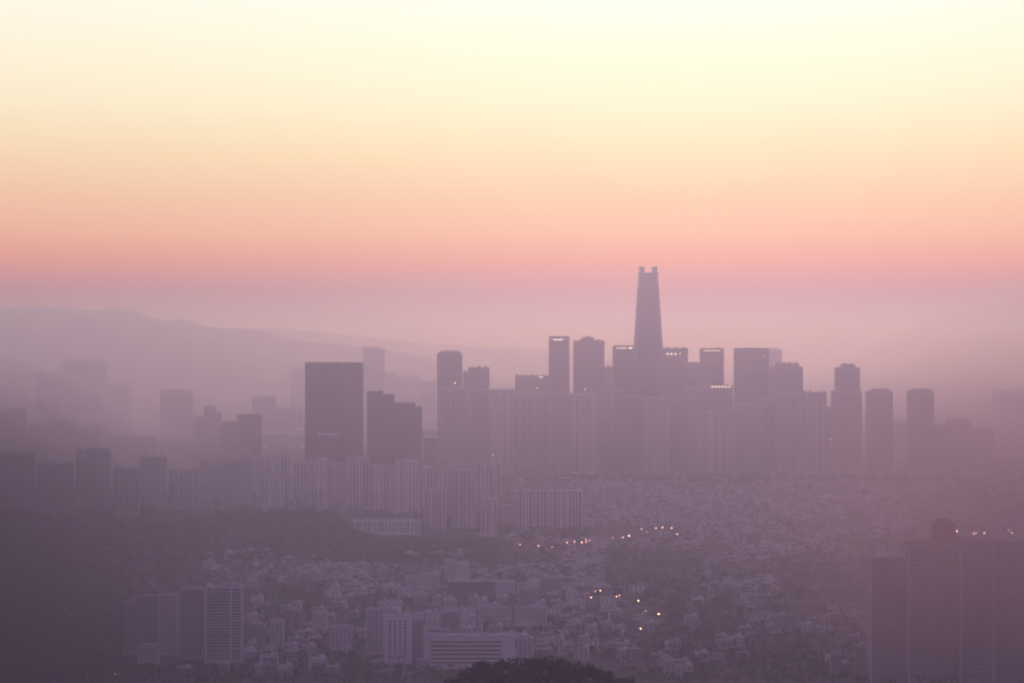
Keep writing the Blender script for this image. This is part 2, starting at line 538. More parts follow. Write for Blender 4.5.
for sgn in (-1, 1):
    hb, ht = 9.0 / F_PX * TD, 8.8 / F_PX * TD
    ib, it = 3.9 / F_PX * TD, 4.0 / F_PX * TD
    z0, z1 = zt(272.3, TD), zt(266.2, TD)
    for yy in (24, 58):
        MB().loft([[(sgn * ib, yy, z0), (sgn * hb, yy, z0), (sgn * hb, yy + 14, z0), (sgn * ib, yy + 14, z0)],
                   [(sgn * it, yy + 1, z1), (sgn * ht, yy + 1, z1), (sgn * ht, yy + 13, z1), (sgn * it, yy + 13, z1)]]).build('crown_fin', M['steel'], tr)

# --- towers round it
tower('round-shouldered tower at the start of the striped row, lamp near its foot', [(437, 462, 351.5)], 7300, 40, round_top=10, roofs=5, hi=5, lit=((455, 383, 4.5, 5),))
tower('short stepped tower tucked against the round-shouldered tower', [(468, 489.5, 367.5), (463, 470, 372)], 7420, 34, 'grey', 'strip', roofs=3)
tower('wide low office block at the foot of the flat-capped slim tower', [(515, 549, 375.5)], 7700, 34, 'grey', 'strip', roofs=4, hi=4, lit=((541, 377, 12, 3.0), (537, 388, 3.5, 4)))
tower('slim flat-capped tower with a pale light strip under its cap', [(549, 569.5, 337.5)], 7500, 42, crown=4.5, roofs=1, lit=((558, 339.6, 30, 3.2),))
tower('twin-shafted tower with a raised middle and pale vertical strip', [(573.5, 590.2, 340.5), (591.6, 604.5, 340.5), (582.5, 594, 337)], 7420, 38, 'steel', 'curtain', bay=8, roofs=1, lit=((585, 389.5, 3.5, 4),))
tower('low dark block showing between the twin-shafted tower and its lit neighbour', [(597, 612.5, 366.5)], 7800, 30, 'grey', 'strip', roofs=2)
tower('square tower with a glowing roof strip, pressed against the supertall tower', [(613, 641, 346.5)], 7330, 40, 'dark', 'curtain', crown=3, roofs=2, lit=tuple((617.5 + 2.6 * i, 348.0, 5.5, 3.2) for i in range(4)) + ((630.5, 348.0, 11, 4.6),))
tower('square tower with a row of bright dots, tucked behind the supertall tower', [(656, 688, 348)], 7340, 40, 'dark', 'curtain', roofs=3, hi=3, lit=((667.5, 354, 5, 6), (671.5, 354, 5, 6), (675.5, 354, 5, 6), (680, 353.4, 4, 3)))
tower('shoulder-high block bridging the dotted tower and the pale-topped tower', [(686, 702, 362.5)], 7420, 30, 'steel', 'curtain', roofs=1, hi=2)
tower('square tower with a pale roof band over a lower lit block', [(700.5, 724, 349)], 7360, 38, 'steel', 'curtain', crown=3, roofs=2, lit=((712, 350.6, 50, 1.6),))
tower('low block with a string of bright roof lights between two square towers', [(704, 733, 385.5)], 7120, 30, 'grey', 'strip', roofs=2, hi=3, lit=tuple((712.5 + 3.4 * i, 386.8, 5.5, 4.0) for i in range(6)))
tower('broad dark flat-topped tower standing alone right of the pale-roofed tower', [(735, 769, 348)], 7300, 46, 'dark', 'curtain', roofs=0, hi=1, lit=((764, 356.5, 2.5, 3),))
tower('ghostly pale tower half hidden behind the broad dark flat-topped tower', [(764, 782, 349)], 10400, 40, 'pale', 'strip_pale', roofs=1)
tower('stepped tower in front of the ghostly pale tower', [(771, 803, 367), (776, 799, 363.2)], 7230, 36, 'grey', 'strip', bay=8, roofs=4, hi=4)
tower('tallest residential tower right of the skyscrapers, broad shoulders and narrow crown', [(832.5, 862, 391), (836, 860, 367.5), (842, 855, 364)], 7000, 36, 'grey', 'strip', bay=9, roofs=2, hi=4)
tower('round-topped residential tower nearer the broad-shouldered one', [(867, 893, 391.5), (872, 889, 389)], 6900, 34, 'grey', 'strip', bay=9, roofs=3, hi=3)
tower('round-topped residential tower furthest from the skyscrapers', [(908.5, 934, 391), (912, 931, 389.2)], 6900, 34, 'grey', 'strip', bay=9, roofs=3, hi=3)
tower('faint low block just right of the last round-topped tower', [(948, 971, 419)], 7300, 30, 'grey', 'strip', roofs=2)
tower('faint tower dissolving in haze beyond the last round-topped tower', [(995, 1034, 391)], 12000, 60, 'grey', 'strip', roofs=1)
tower('small low building between the last two round-topped towers, pale roof', [(892, 910, 421)], 8000, 30, 'pale', 'strip_pale', roofs=1, hi=2)
tower('small dark block between a rooftop-boxed apartment and the broad-shouldered tower', [(825, 834, 407)], 7080, 24, 'grey', 'strip', roofs=1, lit=((831, 439, 5, 5),))
tower('low hazy block at the foot of the last round-topped tower', [(934, 947, 425)], 7100, 24, 'grey', 'strip', roofs=2)
tower('faint low wing beside the dissolving tower', [(972, 994, 428)], 7600, 30, 'grey', 'strip', roofs=2)

# --- the big dark slab and its companions
tower('huge dark slab, widest on the skyline, with a fine vertical slit', [(305, 342.8, 363), (343.25, 362.5, 363)], 5960, 46, 'dark', 'curtain', bay=9, roofs=14, hi=3.5)
tower('stepped dark tower to the right of the huge dark slab', [(367, 382.5, 391.5), (382, 394, 394.5)], 5900, 36, 'dark', 'curtain', roofs=3, hi=4)
tower('lower dark tower with sloping shoulder beside the stepped dark tower', [(394, 415.5, 403), (415, 421.5, 407)], 5860, 36, 'dark', 'curtain', roofs=4, hi=4)
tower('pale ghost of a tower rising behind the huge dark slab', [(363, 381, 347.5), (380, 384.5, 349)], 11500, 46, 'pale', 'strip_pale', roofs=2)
tower('faint chamfered tower alone in the mist left of the huge dark slab', [(160, 192, 390)], 8800, 46, 'grey', 'strip', round_top=14, roofs=1)
tower('broad blurred tower with domed top deep in the left mist', [(60, 105, 360)], 11500, 60, 'grey', 'strip', round_top=28, roofs=1)
tower('blurred square tower leaning on the domed tower in the mist', [(35, 62, 371)], 11200, 50, 'grey', 'strip', roofs=2)
tower('dark block with boxy roof in front of the long pale hall', [(237, 261, 414.5)], 6600, 30, 'dark', 'curtain', roofs=3, hi=4)
tower('lower block joined to the boxy-roofed dark block', [(221, 237, 422)], 6650, 28, 'dark', 'curtain', roofs=2, hi=4)
tower('ragged-topped building between the chamfered tower and the joined dark blocks', [(193, 204, 416), (204, 215, 406.5), (214, 221, 412)], 7000, 30, 'grey', 'strip', roofs=2, hi=5)
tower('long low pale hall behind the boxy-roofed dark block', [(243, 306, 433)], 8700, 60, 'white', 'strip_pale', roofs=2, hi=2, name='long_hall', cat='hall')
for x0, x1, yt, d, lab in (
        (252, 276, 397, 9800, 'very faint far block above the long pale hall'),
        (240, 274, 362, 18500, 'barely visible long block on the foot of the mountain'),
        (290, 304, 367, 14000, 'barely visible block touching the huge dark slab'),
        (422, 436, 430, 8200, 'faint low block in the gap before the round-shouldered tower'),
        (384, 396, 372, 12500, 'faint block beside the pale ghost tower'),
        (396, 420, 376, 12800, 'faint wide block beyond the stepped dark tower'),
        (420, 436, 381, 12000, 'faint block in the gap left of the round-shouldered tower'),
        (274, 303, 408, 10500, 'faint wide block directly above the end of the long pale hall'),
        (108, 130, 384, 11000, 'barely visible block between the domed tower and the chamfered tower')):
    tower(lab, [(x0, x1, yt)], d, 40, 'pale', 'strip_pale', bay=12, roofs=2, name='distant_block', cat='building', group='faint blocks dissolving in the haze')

# --- the long front row of pale striped flats
ROW = 'striped apartment slabs in the row below the skyscrapers'
rowa = [
    (437, 463, 387.5, 6900, 'broad striped slab below the round-shouldered tower', ()),
    (463.5, 489.5, 388, 6960, 'striped slab below the short stepped tower', ()),
    (489.6, 514.4, 389, 6880, 'striped slab with saw-tooth roof and a pink light halfway down', ((493, 455, 4, 4),)),
    (514.5, 545.6, 393.5, 6930, 'striped slab below the wide low office block', ()),
    (545.7, 570.2, 391, 6900, 'striped slab below the slim flat-capped tower', ()),
    (570.3, 600, 393, 6860, 'striped slab with a pale pink glow patch below the twin-shafted tower', ()),
    (600.1, 624.2, 389.5, 6940, 'striped slab below the tower with a glowing roof strip', ()),
    (624.3, 642.3, 395, 6850, 'narrow striped slab directly in front of the supertall tower', ()),
    (642.4, 668.2, 396, 6780, 'palest striped slab, at the right foot of the supertall tower', ()),
    (668.3, 690.2, 394, 6900, 'striped slab below the tower with bright dots', ()),
    (686, 706, 386.5, 7050, 'taller dark slab below the shoulder-high bridging block', ()),
    (690.5, 713, 410, 6800, 'low pale striped slab before the taller dark slab', ()),
    (713.2, 735.3, 407, 6820, 'low pale striped slab under the string of roof lights', ()),
    (735.4, 756.3, 402, 6840, 'low striped slab below the broad dark flat-topped tower', ()),
    (756.4, 776.3, 396, 6900, 'striped slab filling the foot of the ghostly pale tower', ()),
    (776.4, 802.2, 393, 6850, 'striped slab below the stepped tower', ()),
    (802.5, 826.5, 391.5, 6900, 'striped apartment tower crowded with rooftop boxes, right end of the row', ()),
]
for i, (x0, x1, yt, d, lab, lit) in enumerate(rowa):
    pale = i in (2, 5, 8, 11, 12)
    slab(lab, x0, x1, yt, d, 16, 0, 7.4 if not pale else 6.6, 'pale' if i == 8 or pale else 'grey', 'strip_pale' if i in (8, 2) else 'dimstrip' if i % 2 else 'strip', 0.5, group=ROW, hi=5 if i in (2, 16) else 3.5, roofs=9 if i == 2 else None, lit=lit, glow_panels=((584.5, 422.3, 20, 7),) if i == 5 else ((487 + 3, 426.5, 14, 2.5),) if i == 2 else ())

# --- the middle rows, nearer; lit fronts are put into paler wall colours
MID = 'apartment slabs of the nearer middle rows'
mid = [
    (250, 271, 458, 5850, 'hazy slab at the mist end of the middle row, under the long pale hall', 0.0, 'pale'),
    (273, 291, 455, 5700, 'slab second from the mist end, with a close grid of windows', 0.12, 'pale'),
    (293, 314.5, 461, 5650, 'slab below the left half of the huge dark slab, roof boxes dark', 0.0, 'pale'),
    (315, 327, 457, 5250, 'narrow bright-edged slab under the middle of the huge dark slab', 0.2, 'white'),
    (328.5, 344, 463, 5600, 'dim slab under the right half of the huge dark slab', 0.0, 'grey'),
    (345.5, 370, 457, 5450, 'slab with pale roof houses under the gap beside the dark slab', -0.12, 'pale'),
    (371.5, 394, 464, 5250, 'slab straight below the stepped dark tower', 0.0, 'pale'),
    (395, 419, 460, 5200, 'pale-roofed slab below the dark tower with a sloping shoulder', 0.0, 'white'),
    (421.5, 433, 466, 5300, 'narrow slab with bright edges left of the paired slabs', 0.3, 'white'),
    (435, 450, 463, 5150, 'narrow slab just right of the bright-edged narrow slab', 0.0, 'pale'),
    (451, 475, 468, 4700, 'wide finely gridded slab ending the middle row', 0.0, 'pale'),
    (477.5, 500, 463, 5300, 'slab rising behind the lone narrow slab with balconies', 0.0, 'pale'),
    (480, 497, 497, 4560, 'lone narrow nearer slab with a bright edge and balcony rows', 0.22, 'white'),
    (352, 421, 519.5, 4620, 'long low gridded slab on the edge of the dark woods', 0.0, 'white'),
    (515, 582, 489, 4810, 'wide finely lined slab standing by itself above the street lamps', 0.0, 'white'),
    (498, 514, 504, 4860, 'small low slab between the lone narrow slab and the wide lined slab', 0.0, 'pale'),
    (262, 284, 476, 5150, 'shorter nearer slab before the mist end of the middle row', 0.0, 'pale'),
    (300, 326, 487, 4950, 'short nearer slab just above the wooded rise', -0.1, 'pale'),
    (424, 446, 489, 4700, 'short nearer slab beside the long low gridded slab', 0.0, 'pale'),
]
for i, (x0, x1, yt, d, lab, rz, wm) in enumerate(mid):
    slab(lab, x0, x1, yt, d, 13, rz, 6.8 if i in (13, 14) else 7.6, wm, 'strip_pale' if i % 3 != 2 else 'dimstrip', 0.5, group=MID, hi=4)

# --- ranks of flats lost in the mist
MIST = 'dim apartment slabs in the left mist'
mist = [
    (-14, 26, 409, 6590, 'dimmest wide slab cut by the picture edge in the mist'),
    (28, 48, 424, 6540, 'dim slab under the blurred square tower'),
    (49, 76, 420, 6500, 'dim slab under the domed tower in the mist'),
    (77, 103, 426, 6560, 'dim slab under the right shoulder of the domed tower'),
    (105, 128, 434, 6540, 'dim slab in the dip between the domed and the chamfered tower'),
    (129, 158, 436, 6560, 'dim slab just left of the chamfered tower'),
    (159, 190, 441, 6510, 'dim slab under the chamfered tower'),
    (191, 218, 444, 6540, 'dim slab under the ragged-topped building'),
    (219, 249, 450, 6500, 'dim slab under the joined dark blocks'),
    (-12, 34, 452, 5350, 'nearer dark slab at the picture edge in the left mist'),
    (37, 72, 463, 5150, 'nearer dark slab second from the picture edge'),
    (75.5, 110, 449, 5400, 'nearer dark slab below the shoulder of the domed tower'),
    (113, 139, 468, 5050, 'nearer slab below the dip in the mist'),
    (139.5, 166, 457, 5400, 'nearer slab below the chamfered tower, left half'),
    (169, 199, 470, 5300, 'nearer slab below the chamfered tower, right half, half sunk behind the wooded rise'),
    (201, 227, 461, 5700, 'slab peeping over the highest part of the wooded rise'),
    (227.5, 249.5, 459, 5600, 'slab over the wooded rise, next to the middle row'),
]
for i, (x0, x1, yt, d, lab) in enumerate(mist):
    slab(lab, x0, x1, yt, d, 14, 0, 10, 'dimwall', 'dimstrip', 0.55, group=MIST, hi=5)

# --- small and low halls seen as bright lines
for x0, x1, yt, d, wm, lab in (
        (544, 554, 477.6, 6550, 'pink', 'shorter pink-roofed hall behind the wide lined slab'),
        (558, 574, 477.6, 6500, 'pink', 'longer pink-roofed hall behind the wide lined slab'),
        (572, 592, 472.6, 6750, 'pink', 'far pink-roofed hall at the foot of the striped row'),
        (820, 836, 495.8, 5800, 'pink', 'bright pink-roofed hall below the rooftop-boxed apartment'),
        (838, 872, 497.8, 5750, 'pink', 'long dull pink-roofed hall under the round-topped towers'),
        (318, 339, 434, 5900, 'white', 'pale canopy roof across the foot of the huge dark slab'),
        (424, 437, 436.5, 6700, 'white', 'pale roof in the gap before the striped row')):
    X = px((x0 + x1) / 2, d)
    w = px(x1, d) - px(x0, d)
    H = zt(yt, d)
    root = thing('low_hall', lab, 'hall', (X, d, 0))
    MB().box(-w / 2, w / 2, 0, 30, -1, H - 3.2).build('wall', M['dark'], root)
    MB().loft([[(-w / 2 - 1, -1, H - 3.2), (w / 2 + 1, -1, H - 3.2), (w / 2 + 1, 31, H - 3.2), (-w / 2 - 1, 31, H - 3.2)],
               [(-w / 2 - 1, 6, H), (w / 2 + 1, 6, H), (w / 2 + 1, 25, H), (-w / 2 - 1, 25, H)]]).build('roof', M[wm], root)

# ------------------------------------------------------------------ nearer buildings with windows one can see
def block(label, x0, x1, ytop, ybase, depth=14, rz=0.0, wm='pale', cols=4, rows=None, win=(1.8, 1.5), margin=2.0, name='residential_block', cat='apartment building', roof='palroof', clutter=2, group=None, ribbons=False, storey=3.1, gap=0.0, top_off=2.6, parapet=1.0, top_light=None):
    d = dist(ybase)
    r = random.Random(int(x0 * 7 + ytop * 3))
    X, Y, gz, w, H = frame_of(x0, x1, ytop, d, depth, rz)
    H -= parapet
    root = thing(name, label, cat, (X, Y, gz), rz, group)
    MB().box(-w / 2, w / 2, 0, depth, -3, H).build('wall', M[wm], root)
    p = MB()
    for q in ((-w / 2 - 0.3, w / 2 + 0.3, -0.3, 0.3), (-w / 2 - 0.3, w / 2 + 0.3, depth - 0.3, depth + 0.3), (-w / 2 - 0.3, -w / 2 + 0.3, 0.301, depth - 0.301), (w / 2 - 0.3, w / 2 + 0.3, 0.301, depth - 0.301)):
        p.box(*q, H + 0.002, H + parapet)
    p.build('parapet', M['white' if top_light else wm], root)
    MB().box(-w / 2 + 0.35, w / 2 - 0.35, 0.35, depth - 0.35, H + 0.003, H + 0.15).build('roof', M[roof], root)
    n = rows or max(1, int((H - 4.0) / storey))
    if ribbons:
        for j in range(n):
            z = H - top_off - j * storey
            MB().box(-w / 2 + margin, w / 2 - margin - gap, -0.12, 0.2, z - win[1], z).build('window_band', M['glass'], root)
    else:
        cells = [(i, j) for j in range(n) for i in range(cols)]
        for (i, j) in cells[:96]:
            c = -w / 2 + margin + (i + 0.5) * (w - 2 * margin) / cols
            z = H - top_off - j * storey
            MB().box(c - win[0] / 2, c + win[0] / 2, -0.12, 0.2, z - win[1], z).build('window', M['glass'], root)
        if len(cells) > 96:
            rest = MB()
            for (i, j) in cells[96:]:
                c = -w / 2 + margin + (i + 0.5) * (w - 2 * margin) / cols
                z = H - top_off - j * storey
                rest.box(c - win[0] / 2, c + win[0] / 2, -0.12, 0.2, z - win[1], z)
            tag(rest.build('window', M['glass'], root), kind='stuff')
    if rz:
        sx = w / 2 if rz < 0 else -w / 2
        for j in range(n):
            z = H - top_off - j * storey
            MB().box(sx - 0.12, sx + 0.12, depth * 0.25, depth * 0.75, z - win[1], z).build('side_window', M['glass'], root)
    if clutter:
        roof_clutter(root, w, depth, H - 0.85, clutter, r, M['pale'], 3.4)
    return root

NEAR = 'high-rise flats in the lower left'
# balcony slab with its dark wing
bs = block('nearest tall balcony slab, rows of balconies, joined by its dark shaded wing', 205, 242, 586.5, 663, 13, 0.0, 'pale', 0, ribbons=True, rows=0, clutter=0, group=NEAR)
d = dist(663); gw = px(242, d) - px(205, d); Hb = zt(586.5, d) - 1
for j in range(20):
    z = Hb - 3.2 - j * 3.35
    if z < 4: break
    for a, c in ((-gw / 2 + 2.2, gw * 0.185), (gw * 0.235, gw / 2 - 1.6)):
        MB().box(a, c, -0.10, 0.2, z - 1.0, z + 0.75).build('balcony_window', M['glass'], bs)
        MB().box(a - 0.2, c + 0.2, -1.2, 0.0, z - 1.95, z - 1.05).build('balcony', M['white'], bs)
for c in (-gw / 2 + 1.0, gw * 0.21):
    MB().box(c - 0.8, c + 0.8, -1.5, -0.02, 0, Hb + 0.6).build('rib', M['white'], bs)
MB().box(-gw / 2 + 0.5, -gw / 2 + 7, 2, 9, Hb + 0.3, Hb + 3.6).build('roof_house', M['white'], bs)
MB().box(-gw * 0.05, gw * 0.42, 2, 9, Hb + 0.3, Hb + 4.0).build('roof_house', M['pale'], bs)
block('dark shaded slab wedged between the dotted block and the balcony slab', 179, 204.5, 588.5, 660, 16, 0.0, 'grey', 5, win=(2.4, 1.3), clutter=1, group=NEAR)  # side wing's shade is put into its grey wall colour
block('dotted window block, brightest face, beside the dark shaded slab', 158, 178.5, 594.5, 655, 14, 0.0, 'pale', 6, win=(1.6, 1.6), group=NEAR, clutter=1)
block('dim dotted block in the middle of the three-part slab group', 138, 157.5, 596, 655, 15, 0.0, 'grey', 6, win=(1.6, 1.6), group=NEAR, clutter=1)
block('dim lower dotted block at the mist end of the three-part slab group', 123, 137.5, 601, 655, 15, 0.12, 'grey', 4, win=(1.6, 1.6), group=NEAR, clutter=1)
block('low white gridded block in front of the three-part slab group', 138, 158.5, 645, 664, 12, 0.0, 'pale', 5, win=(2.2, 1.2), clutter=1)
block('white block with a bright flat roof edge and four columns of dark windows', 384, 411, 615, 664, 14, 0.0, 'white', 4, win=(2.6, 1.9), margin=4.0, storey=3.6, clutter=1, top_light=True, top_off=4.6, parapet=1.6)
block('slim grey block directly behind the bright-edged white block', 366, 384, 608.5, 655, 14, 0.0, 'pale', 4, win=(1.7, 1.5), clutter=2)
block('narrow dark block on the right side of the bright-edged white block', 411.5, 424, 620, 660, 14, 0.0, 'grey', 3, win=(1.7, 1.6), clutter=1)
of = block('long ribbon-windowed office with a pale end pier above the dark hilltop', 425, 515, 635.5, 669, 22, 0.0, 'white', 0, rows=6, ribbons=True, win=(2, 1.9), margin=6.5, gap=8.5, storey=4.6, top_off=4.8, clutter=4, name='office_building', cat='office building', parapet=1.6)
d = dist(669); gw = px(515, d) - px(425, d); Hb = zt(632.5, d)
MB().box(-gw / 2 - 1.0, -gw / 2 + 6.0, -1.6, -0.02, 0, Hb).build('end_pier', M['white'], of)
block('plain pale annex joined to the ribbon-windowed office', 516.5, 533.5, 637.5, 668, 20, 0.0, 'pale', 3, win=(1.5, 1.4), clutter=1, name='office_annex', cat='office building')

# the stepped high-rise in the lower right
d = 2620.0
X = px(948, d)
rt = thing('stepped_high_rise', 'large stepped high-rise with red-brown rooftop lantern, near at the lower right', 'high-rise', (X, d, 0))
def rx(x): return px(x, d) - X
def rzz(y): return zt(y, d)
for x0, x1, yt, y0 in ((871, 906, 559, 3.0), (906, 935, 545, 0.0), (935, 959, 543, 1.2), (959, 993, 539, 0.4), (993, 1040, 542, 2.0)):
    MB().box(rx(x0), rx(x1) - 0.004, y0, 40, -3, rzz(yt)).build('wall', M['grey'], rt)
    n = max(2, int((x1 - x0) / 4.2))
    if x0 in (906, 959):
        for j in range(26):
            z = rzz(yt) - 4 - j * 5.6
            if z > 8:
                MB().box(rx(x0) + 3.5, rx(x1) - 2.5, y0 - 0.2, y0 + 0.3, z - 2.0, z).build('window_band', M['nearglass'], rt)
        n = 0
    for i in range(n):
        c = rx(x0) + (i + 0.5) * (rx(x1) - rx(x0)) / n
        MB().box(c - 1.3, c + 1.3, y0 - 0.2, y0 + 0.3, 0, rzz(yt) - 3).build('window_column', M['nearstrip'], rt)
    MB().box(rx(x0) - 0.3, rx(x1) - 0.31, y0 - 0.5, 40.3, rzz(yt) + 0.003, rzz(yt) + 1.1).build('parapet', M['grey'], rt)
for x in (871, 909, 960, 993.5):
    MB().box(rx(x) - 0.9, rx(x) + 0.9, -1.6, 0.9, 0, rzz(546)).build('pier', M['pale'], rt)
MB().box(rx(936), rx(957), 6, 30, rzz(542), rzz(524)).build('roof_lantern', M['brick'], rt)
MB().loft([[(rx(938), 8, rzz(524)), (rx(955), 8, rzz(524)), (rx(955), 28, rzz(524)), (rx(938), 28, rzz(524))], [(rx(940), 11, rzz(519.5)), (rx(952), 11, rzz(519.5)), (rx(952), 24, rzz(519.5)), (rx(940), 24, rzz(519.5))]]).build('lantern_roof', M['brick'], rt)
MB().tube((rx(947), 18, rzz(519.5)), (rx(947), 18, rzz(513)), 0.35, 0.12).build('mast', M['metal'], rt)
MB().box(rx(907), rx(934), 3, 20, rzz(545) + 0.1, rzz(541)).build('roof_screen', M['brick'], rt)
for x, y, s in ((957.5, 531.5, 1.0), (974.5, 533.8, 0.8), (977, 533.4, 0.8), (985, 533.5, 1.0), (1009.5, 530.5, 0.7), (1013, 533.2, 0.8)):
    p = rzz(y)
    base = rzz(537)
    q = MB().tube((rx(x), 4, base), (rx(x), 4, p - 0.5), 0.15, 0.12).build('light_post', M['metal'], rt)
    MB().ball((rx(x), 4, p), 0.65 * s, 0.65 * s).build('lamp_head', M['lamp'], q)

# mid-rise blocks among the houses
mids = [
    (418.5, 439, 573.5, 594, 'pale', 6, 'pale mid-rise with a close window grid above the bright-edged white block'),
    (405, 418, 576, 592, 'pale', 4, 'lower wing beside the close-gridded mid-rise'),
    (445, 456, 559.5, 580, 'pale', 3, 'taller of two bright little blocks behind the long dark-walled school'),
    (457, 468.5, 562, 582, 'white', 3, 'shorter brighter little block behind the long dark-walled school'),
    (496, 515, 581, 595, 'white', 5, 'white gridded block touching the end of the dark-walled school'),
    (517, 528, 583, 596, 'pale', 3, 'small pale block just right of the white gridded block'),
    (528, 539.5, 579.5, 592, 'white', 3, 'small bright-topped block two along from the white gridded block'),
    (541, 562, 578, 597, 'grey', 6, 'dull mid-rise near the first orange lamps'),
    (566.5, 577, 590.5, 604, 'white', 3, 'small white block left of the orange lamps'),
    (478, 511, 607, 622, 'pale', 8, 'long pale terrace behind the ribbon-windowed office'),
    (515, 547, 607, 626, 'pale', 8, 'long pale terrace above the office annex'),
    (518, 538, 590, 606, 'grey', 5, 'grey block below the small bright-topped block'),
    (270.5, 283.5, 621, 650, 'pale', 3, 'slim pale-topped block with dark windows among low houses beyond the balcony slab'),
    (249, 265, 624, 652, 'grey', 4, 'grey block between the balcony slab and the slim pale-topped block'),
    (312, 327, 612, 634, 'pale', 4, 'pale block with bright roof line between slim blocks'),
    (441, 460, 612, 636, 'grey', 5, 'grey gridded block right behind the ribbon-windowed office'),
    (330, 352, 626, 650, 'pale', 5, 'broad pale block left of the slim grey block'),
    (770, 792, 615, 632, 'grey', 5, 'dim broad block alone in the dark trees toward the stepped high-rise'),
    (831, 842, 653, 676, 'grey', 3, 'dim slim block near the foot of the stepped high-rise'),
    (855, 867, 645, 676, 'grey', 3, 'dim block touching the foot of the stepped high-rise'),
    (664, 675, 660, 676, 'pale', 3, 'small pale block right of the dark hilltop'),
]
OCC = []
for x0, x1, yt, yb, wm, cols, lab in mids:
    block(lab, x0, x1, yt, yb, 13, 0.0, wm, cols, win=(1.7, 1.4), margin=1.0, name='mid_rise_block', cat='apartment building', group='mid-rise blocks among the houses', clutter=1 + (cols > 5))
    OCC.append((x0 - 3, x1 + 3, dist(yb) - 25, dist(yb) + 45))
sc = block('long dark-walled school with a pale roof edge', 448, 495, 581, 600, 30, 0.0, 'dark', 12, rows=4, win=(2.4, 1.8), margin=2, name='school', cat='school', top_light=True, clutter=2, roof='roof')
OCC += [(445, 498, dist(600) - 40, dist(600) + 70), (120, 246, dist(668) - 10, dist(655) + 60), (362, 428, dist(666) - 10, dist(655) + 60), (422, 536, dist(669) - 10, dist(669) + 60)]

# ------------------------------------------------------------------ roads and street lamps
def road(name, pts, width):
    m, k = MB(), MB()
    P = [Vector((px(x, dist(y)), dist(y), 0)) for x, y in pts]
    Q = []
    for a, c in zip(P, P[1:]):
        for i in range(6):
            Q.append(a.lerp(c, i / 6))
    Q.append(P[-1])
    for i, p in enumerate(Q):
        d = (Q[min(i + 1, len(Q) - 1)] - Q[max(i - 1, 0)]).normalized()
        nrm = Vector((-d.y, d.x, 0))
        for s in (-1, 1):
            e = p + nrm * s * width / 2
            m.v.append((e.x, e.y, ground_z(e.x, e.y) + 0.25))
    m.f = [(2 * i, 2 * i + 1, 2 * i + 3, 2 * i + 2) for i in range(len(Q) - 1)]
    tag(m.build(name, M['asphalt']), kind='structure')
    for s in (-1, 1):
        k = MB()
        for i, p in enumerate(Q):
            d = (Q[min(i + 1, len(Q) - 1)] - Q[max(i - 1, 0)]).normalized()
            nrm = Vector((-d.y, d.x, 0))
            for off in (width / 2, width / 2 + 2.2):
                e = p + nrm * s * off
                k.v.append((e.x, e.y, ground_z(e.x, e.y) + 0.40))
        k.f = [(2 * i, 2 * i + 1, 2 * i + 3, 2 * i + 2) for i in range(len(Q) - 1)]
        tag(k.build('pavement', M['kerb']), kind='structure')
road('road', [(470, 551), (520, 548), (567, 544), (587, 542), (612, 539.5), (642, 533), (672, 531), (700, 526), (740, 516)], 16)
road('road', [(560, 602), (591, 600), (617, 599), (638, 603), (658, 616), (641, 631), (600, 650)], 12)

